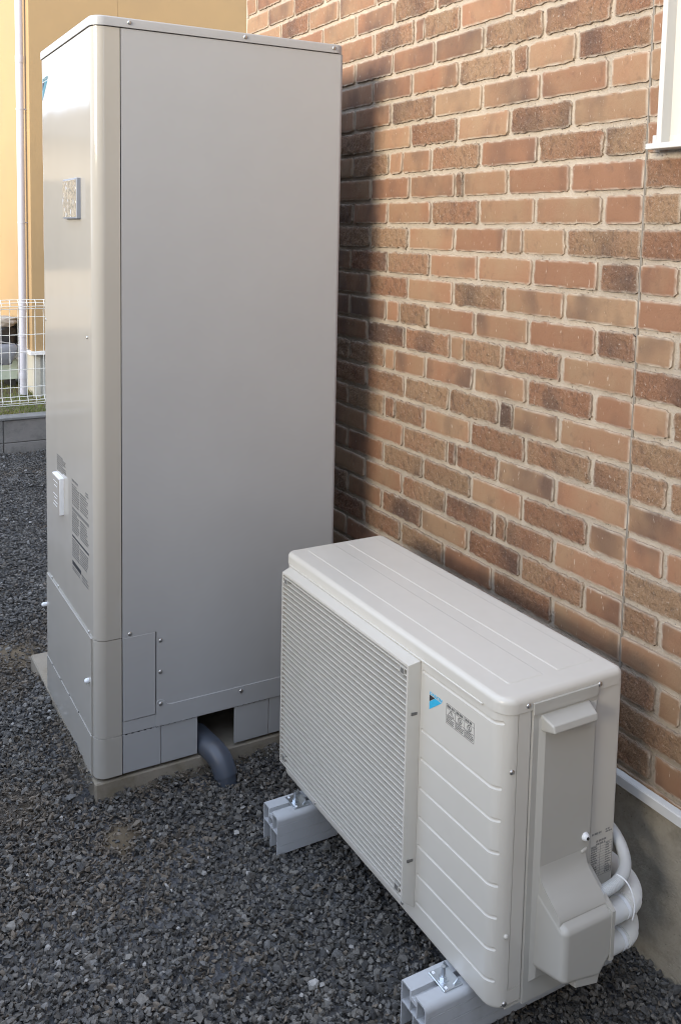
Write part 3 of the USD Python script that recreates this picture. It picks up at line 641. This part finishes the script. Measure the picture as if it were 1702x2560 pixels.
# specification print on the bare side
sp = text_rows(rs, -.235, -.205, .385, 1, .004, .002) + text_rows(rs, -.198, -.179, .386, 2, .003, .002)
sp += text_rows(rs, -.222, -.195, .368, 2, .0042, .002) + text_rows(rs, -.235, -.218, .357, 13, .003, .0018, .8) + text_rows(rs, -.196, -.180, .357, 13, .0026, .0024, .55)
sp += [(-.235, -.179, z, z + .0005) for z in np.arange(.292, .36, .0055)] + [(-.211, -.2105, .292, .36), (-.179, -.1785, .292, .372)]
part(ac, 'specification_label', strips(sp, SIDE, (0, AY0, 0)), M['pale_print'], smooth=False)

# ------------------------------------------------------------------ pipes behind the valve cover
YP = AY0 - .040
def bundle(name, label, cat, r, z, yc, mat, cuff=True, corr=False, group=None):
    t = thing(name, label, cat, (-.25, yc, z), group)
    ends = [(-.262, yc, z), (-.225, yc, z + .001), (-.19, yc + .001, z + .003), (-.155, yc + .012, z + .004), (-.128, yc + .045, z + .004), (-.118, yc + .09, z + .002), (-.115, yc + .16, z), (-.115, yc + .30, z - .002)]
    part(t, 'insulation', tube(smooth_path(ends, 44), r, 22), mat, smooth=True)
    part(t, 'tape_cuff', tube(smooth_path([(-.186, yc + .001, z + .003), (-.172, yc + .004, z + .0036), (-.160, yc + .0095, z + .004)], 5), r + .0022, 22), mat, smooth=45)
    part(t, 'strap', tube(smooth_path([(-.197, yc + .0005, z + .0025), (-.1935, yc + .0007, z + .0027), (-.190, yc + .001, z + .003)], 3), r + .0014, 22), M['white'], smooth=45)
    return t
bundle('insulated_pipe', 'upper of two thick white taped water pipes beside the valve cover', 'pipe', .0215, .248, AY0 - .043, M['tape'])
bundle('insulated_pipe', 'lower of two thick white taped water pipes beside the valve cover', 'pipe', .0205, .180, AY0 - .040, M['tape'])
cd = thing('flexible_conduit', 'grey corrugated cable conduit looping back above the white pipes', 'conduit', (-.25, AY0 - .04, .30))
cp = smooth_path([(-.262, AY0 - .046, .3005), (-.235, AY0 - .044, .302), (-.205, AY0 - .040, .303), (-.172, AY0 - .028, .310), (-.150, AY0 - .004, .324), (-.146, AY0 + .022, .345), (-.152, AY0 + .06, .362), (-.155, AY0 + .13, .366)], 260)
sarc = np.r_[0, np.cumsum(np.linalg.norm(np.diff(cp, axis=0), axis=1))]
rad = np.where(sarc < .062, .0108 + .0010 * np.sin(sarc * 2 * np.pi / .0042), .0118)
part(cd, 'conduit_tube', tube(cp, .011, 18, radii=rad), M['conduit'], smooth=True)
part(cd, 'cable_tie', tube(smooth_path([(-.203, AY0 - .036, .3155), (-.196, AY0 - .050, .312), (-.189, AY0 - .064, .290), (-.186, AY0 - .068, .262), (-.187, AY0 - .065, .236)], 22), .0016, 8), M['white'], smooth=True)

# ------------------------------------------------------------------ support rails
def rail_profile(w, h):
    o = sg.Polygon(np.vstack([[(0, 0)], [(w, 0)], [(w - .012 + .012 * math.cos(t), h - .012 + .012 * math.sin(t)) for t in np.radians(np.linspace(0, 90, 7))], [(.003, h)], [(0, h - .003)]]))
    wall = .0028
    rooms = [sg.box(wall, wall + .052, w / 2 - .011, h - wall), sg.box(w / 2 + .011, wall + .052, w - wall, h - .004), sg.box(w / 2 - .011, wall + .052, w / 2 + .011, h - .020),
             sg.box(wall, -.01, w / 2 - wall / 2, .052), sg.box(w / 2 + wall / 2, -.01, w - wall, .052)]
    p = o
    for a in rooms: p = p.difference(a.intersection(o.buffer(-wall)) if a.bounds[1] > 0 else a)
    p = p.union(sg.box(w / 2 - .0125, .054, w / 2 - .0095, h - .001)).union(sg.box(w / 2 + .0095, .054, w / 2 + .0125, h - .001)).intersection(o)
    p = p.difference(sg.box(w / 2 - .0068, h - .0125, w / 2 + .0068, h + .01)).union(sg.box(w / 2 - .011, h - .0145, w / 2 - .0015, h - .0115))
    for z in (h * .76, h * .50, h * .22): p = p.difference(sg.box(w - .0007, z, w + .01, z + .0012))
    return p if p.geom_type == 'Polygon' else max(p.geoms, key=lambda g: g.area).union(p.buffer(.0004))
def rail(y_far, w, h, label, plates):
    t = thing('support_rail', label, 'support rail', (-.33, y_far - w / 2, 0), 'resin rails under the outdoor unit')
    m = extr(rail_profile(w, h), .49)    # local x: towards the camera (-y), y: up, z: along +x
    m = trimesh.Trimesh(np.c_[-.567 + m.vertices[:, 2], y_far - m.vertices[:, 0], m.vertices[:, 1]], m.faces, process=False); m.fix_normals()
    part(t, 'rail', m, M['rail'], smooth=25)
    yc = y_far - w / 2
    cl = part(t, 'clamp_plate', [bx(-.5135, -.470, yc - .026, yc + .026, h + .0006, h + .0034, .0008)], M['zinc'], smooth=False)
    part(cl, 'bent_lug', [hull([(-.488, yc + .021, h + .003), (-.470, yc + .021, h + .003), (-.479, yc + .022, h + .018), (-.488, yc + .018, h + .003), (-.470, yc + .018, h + .003)]), hull([(-.488, yc - .021, h + .003), (-.470, yc - .021, h + .003), (-.478, yc - .022, h + .015), (-.488, yc - .018, h + .003), (-.470, yc - .018, h + .003)])], M['zinc'], smooth=False)
    for s in (-1, 1): part(cl, 'slot_rivet', bx(-.508, -.503, yc + s * .020 - .003, yc + s * .020 + .003, h + .003, h + .0042), M['white'], smooth=False)
    c = tri(m3.Manifold.cylinder(.0075, .0078, .0078, 6)); c.apply_translation([-.4975, yc, h + .0034]); part(t, 'nut', c, M['zinc'], smooth=False)
    c = tri(m3.Manifold.cylinder(.0018, .0112, .0112, 20)); c.apply_translation([-.4975, yc, h + .0030]); part(t, 'washer', c, M['zinc'], smooth=30)
    zz = np.linspace(h + .008, h + .030, 45); part(t, 'stud', tube(np.c_[np.full(45, -.4975), np.full(45, yc), zz], .004, 12, radii=.0039 + .00035 * np.sin(zz * 2 * np.pi / .00125)), M['zinc'], smooth=True)
    return t
rail(-.333, .077, .0965, 'white hollow resin rail under the far end of the outdoor unit', True)
rail(-.942, .080, .0965, 'white hollow resin rail under the near end of the outdoor unit', True)

# ------------------------------------------------------------------ retaining wall, yard, fence
rw = thing('block_wall', 'low grey concrete block retaining wall below the white mesh fence', 'wall', (-.4, 3.86, 0))
part(rw, 'backing', bx(-6, 3, 3.872, 3.96, -.4, .236), M['block'], smooth=False)
for zc0, zc1, sh in ((-.10, .084, 0.), (.088, .240, 0.)):
    for xk in np.arange(-6.0, 3.0, .3985):
        xa = xk + (-.457 - (-6.0)) % .3985
        if xa < -1.3 or xa > .4: continue
        part(rw, 'block', bx(xa + .0035, xa + .395, 3.860 + .0015 * math.sin(xa * 9), 3.90, zc0, zc1, .003), M['block'], smooth=False)
part(rw, 'coping', bx(-6, 3, 3.852, 3.975, .241, .261, .004), concrete('coping_mortar', (.22, .215, .20), .6, (.12, .11, .09), .5), smooth=False)
solo('lawn_bank', grid(-9, 7, 3.955, 14, 40, 40, lambda X, Y: .250 + .02 * (meshkit.noise(np.stack([X * 2, Y * 2, X * 0], -1)) - .5)), M['soil'], 'raised earth bank behind the block wall', kind='structure', smooth=True)
r = np.random.default_rng(21); NB = 12000
bxy = np.c_[r.uniform(-1.2, .6, NB), 3.965 + 1.9 * r.random(NB) ** 1.5]; hgt = r.uniform(.012, .045, NB); ang = r.uniform(0, 6.28, NB); lean = r.normal(0, .012, (NB, 2))
b0 = np.c_[bxy, np.full(NB, .246)]; dw = np.c_[np.cos(ang), np.sin(ang), ang * 0] * .0028
v = np.stack([b0 - dw, b0 + dw, b0 + np.c_[lean, hgt]], 1).reshape(-1, 3)
grass = trimesh.Trimesh(v, np.arange(NB * 3).reshape(-1, 3), process=False)
gm = usdkit.material(stage, '/World/Looks/grass_blades', {'g': ('geometry', {}), 'n': ('noise_texture', {'scale': 4., 'detail': 6.}), 'c': ('rgb_ramp', {'ramp': [(.3, (.09, .13, .02)), (.5, (.16, .19, .035)), (.7, (.28, .26, .07))]}), 'p': ('principled_bsdf', {'roughness': .7})}, [('g.position', 'n.vector'), ('n.fac', 'c.fac'), ('c.color', 'p.base_color')], surface='p.BSDF')
solo('grass', grass, gm, 'short mossy yellow green grass on top of the block wall', 'grass', kind='stuff', smooth=False)

fence = thing('mesh_fence', 'white welded wire mesh fence with folded edges above the block wall', 'fence', (-.3, 3.95, .261))
def fold(z):   # outward folds at the top and the bottom
    return -.035 * max(0, 1 - abs(z - 1.006) / .036) - .035 * max(0, 1 - abs(z - .352) / .034)
fz = [1.043, 1.024, 1.0, .982, .926, .805, .686, .567, .445, .381, .358, .338, .322]
for z in fz:
    y = 3.95 + fold(z); part(fence, 'horizontal_wire', tube([(-2.2, y, z), (-.6, y, z), (1.2, y, z)], .0026, 6), M['wire'], smooth=True)
zs = [.322, .338, .352, .370, .386, .5, .7, .9, .970, .990, 1.006, 1.022, 1.043]
for k in range(-18, 14):
    x = -.447 + .0563 * k; part(fence, 'vertical_wire', tube([(x, 3.9465 + fold(z), z) for z in zs], .0022, 6), M['wire'], smooth=True)
for x in (-2.1, 1.1): part(fence, 'post', tube([(x, 4.0, .25), (x, 4.0, 1.06)], .02, 12), M['wire'], smooth=40)

# ------------------------------------------------------------------ yellow house
yh = thing('yellow_house', 'yellow rendered house with white base trim behind the mesh fence', 'house', (-.12, 4.54, .25))
HX, HY = -.117, 4.545
part(yh, 'wall', [bx(HX, .5455, HY, 13, .60, 6.2), bx(.5475, 7, HY, 13, .60, 6.2), bx(HX + .02, 6.9, HY + .004, 12.9, .60, 6.2)], M['stucco'], smooth=False)
part(yh, 'foundation', [bx(HX + .035, 7, HY + .03, 13, .0, .59), bx(HX + .012, HX + .06, HY + .012, HY + .06, .2, .58)], M['stucco_trim'], smooth=False)
part(yh, 'base_trim', [bx(HX - .022, 7, HY - .022, 13, .577, .605, .003)], M['framew'], smooth=False)
dpx, dpy = HX - .045, 4.66
dn = thing('downpipe', 'white round rainwater downpipe at the corner of the yellow house', 'downpipe', (dpx, dpy, .25))
part(dn, 'pipe', tube([(dpx, dpy, .262), (dpx, dpy, 2.0), (dpx, dpy, 6.0)], .0275, 20), M['downpipe'], smooth=40)
for z0, z1 in ((2.735, 2.785), (.385, .43), (.705, .73)): part(dn, 'coupling', tube([(dpx, dpy, z0), (dpx, dpy, z1)], .0305, 20), M['downpipe'], smooth=40)
for z in (2.40, 1.565, 3.25): part(dn, 'bracket', [tube([(dpx, dpy, z - .006), (dpx, dpy, z + .006)], .0300, 20), bx(dpx + .02, HX + .004, dpy - .006, dpy + .006, z - .004, z + .004)], M['downpipe'], smooth=40)

def lumpy(cx, cy, z0, z1, rx, ry, seed, amp=.12, fold_=0.):
    s = trimesh.creation.icosphere(4, 1.0); v = s.vertices.copy(); v = np.sign(v) * np.abs(v) ** .62
    d = 1 + amp * (meshkit.fbm(v * 2.2 + seed, 4, seed) - .5) * 2
    v *= d[:, None]; v = v * [rx, ry, (z1 - z0) / 2] + [cx, cy, (z0 + z1) / 2]
    return trimesh.Trimesh(v, s.faces, process=False)
wb = thing('wrapped_bundle', 'black sheeted bundle with a dusty pale top beside the yellow house', 'bundle', (-.27, 5.15, .48))
part(wb, 'sheet', lumpy(-.275, 5.15, .475, .79, .150, .16, 3, .16), M['tarp'], smooth=True)
part(wb, 'dusty_top', lumpy(-.275, 5.14, .735, .822, .148, .15, 8, .2), M['tarp_top'], smooth=True)
part(wb, 'tie_cord', [tube([(-.42, 4.985, z), (-.3, 4.975, z - .02), (-.16, 4.99, z - .05)], .004, 6) for z in (.66, .63)], M['conduit'], smooth=True)
solo('plastic_tub', loft([(rr(-.33 + i, -.155 - i, 4.88 + i, 5.0 - i, .03, 6), z) for i, z in ((.05, .455), (.02, .50), (.0, .56), (.0, .60), (.012, .615))]), M['bucket'], 'rounded grey plastic tub in front of the black bundle', 'tub', smooth=40)
mt = thing('mint_box', 'pale mint green panel box on the grass under the black bundle', 'box', (-.3, 5.15, .25))
part(mt, 'side_panel', bx(-.8, -.135, 5.02, 5.045, .325, .478, .003), M['mint'], smooth=False)
part(mt, 'lid', bx(-.8, -.135, 5.02, 5.40, .470, .482, .003), M['mint'], smooth=False)
for x in (-.75, -.17): part(mt, 'leg', bx(x - .02, x + .02, 5.03, 5.38, .24, .325), M['dark'], smooth=False)

# ------------------------------------------------------------------ unseen buildings added to shade the yard and show in the heater reflection
nh = thing('garden_wall', 'unseen grey wall with a dark coping added left of the yard to block low light', 'wall', (-5.9, -4, 0))
part(nh, 'wall', bx(-6.05, -5.8, -12, 3.0, -.2, 2.08), M['grey_wall'], smooth=False)
part(nh, 'coping', bx(-6.1, -5.75, -12.05, 3.05, 2.08, 2.20, .02), M['roof'], smooth=False)
bh = thing('rear_house', 'unseen grey house with a dark roof added behind the camera to block low sky', 'house', (-3, -8, 0))  # added out of sight to keep low sky off the near side faces
part(bh, 'wall', bx(-9, -.3, -12, -5.6, -.2, 5.0), M['grey_wall'], smooth=False)
rf = trimesh.Trimesh([(-9.3, -12.3, 5.0), (-.1, -12.3, 5.0), (-.1, -5.3, 5.0), (-9.3, -5.3, 5.0), (-9.3, -8.8, 6.4), (-.1, -8.8, 6.4)], [(0, 2, 1), (0, 3, 2), (0, 1, 5), (0, 5, 4), (2, 3, 4), (2, 4, 5), (1, 2, 5), (3, 0, 4)], process=False)
part(bh, 'roof', rf, M['roof'], smooth=False)
for x in (-7.5, -4.5, -2.2): part(bh, 'window', bx(x - .6, x + .6, -5.62, -5.58, 1.0, 2.1, .01), M['framew'], smooth=False)
fh = thing('far_house', 'unseen cream house with a low dark roof added for the heater reflection', 'house', (-4.5, 12, 0))  # added out of sight to warm the reflection in the glossy front
part(fh, 'wall', bx(-6.9, -2.1, 9, 14, -.2, 2.6), paint('cream_render', (.50, .42, .30), .85, var=.05), smooth=False)
rf = trimesh.Trimesh([(-7.3, 8.6, 2.6), (-1.7, 8.6, 2.6), (-1.7, 14.4, 2.6), (-7.3, 14.4, 2.6), (-4.5, 8.6, 3.3), (-4.5, 14.4, 3.3)], [(0, 2, 1), (0, 3, 2), (0, 1, 4), (1, 2, 5), (1, 5, 4), (2, 3, 5), (3, 0, 4), (3, 4, 5)], process=False)
part(fh, 'roof', rf, M['roof'], smooth=False)
for x in (-5.8, -3.1): part(fh, 'window', bx(x - .5, x + .5, 8.97, 9.02, 1.0, 2.1, .01), M['dark'], smooth=False)
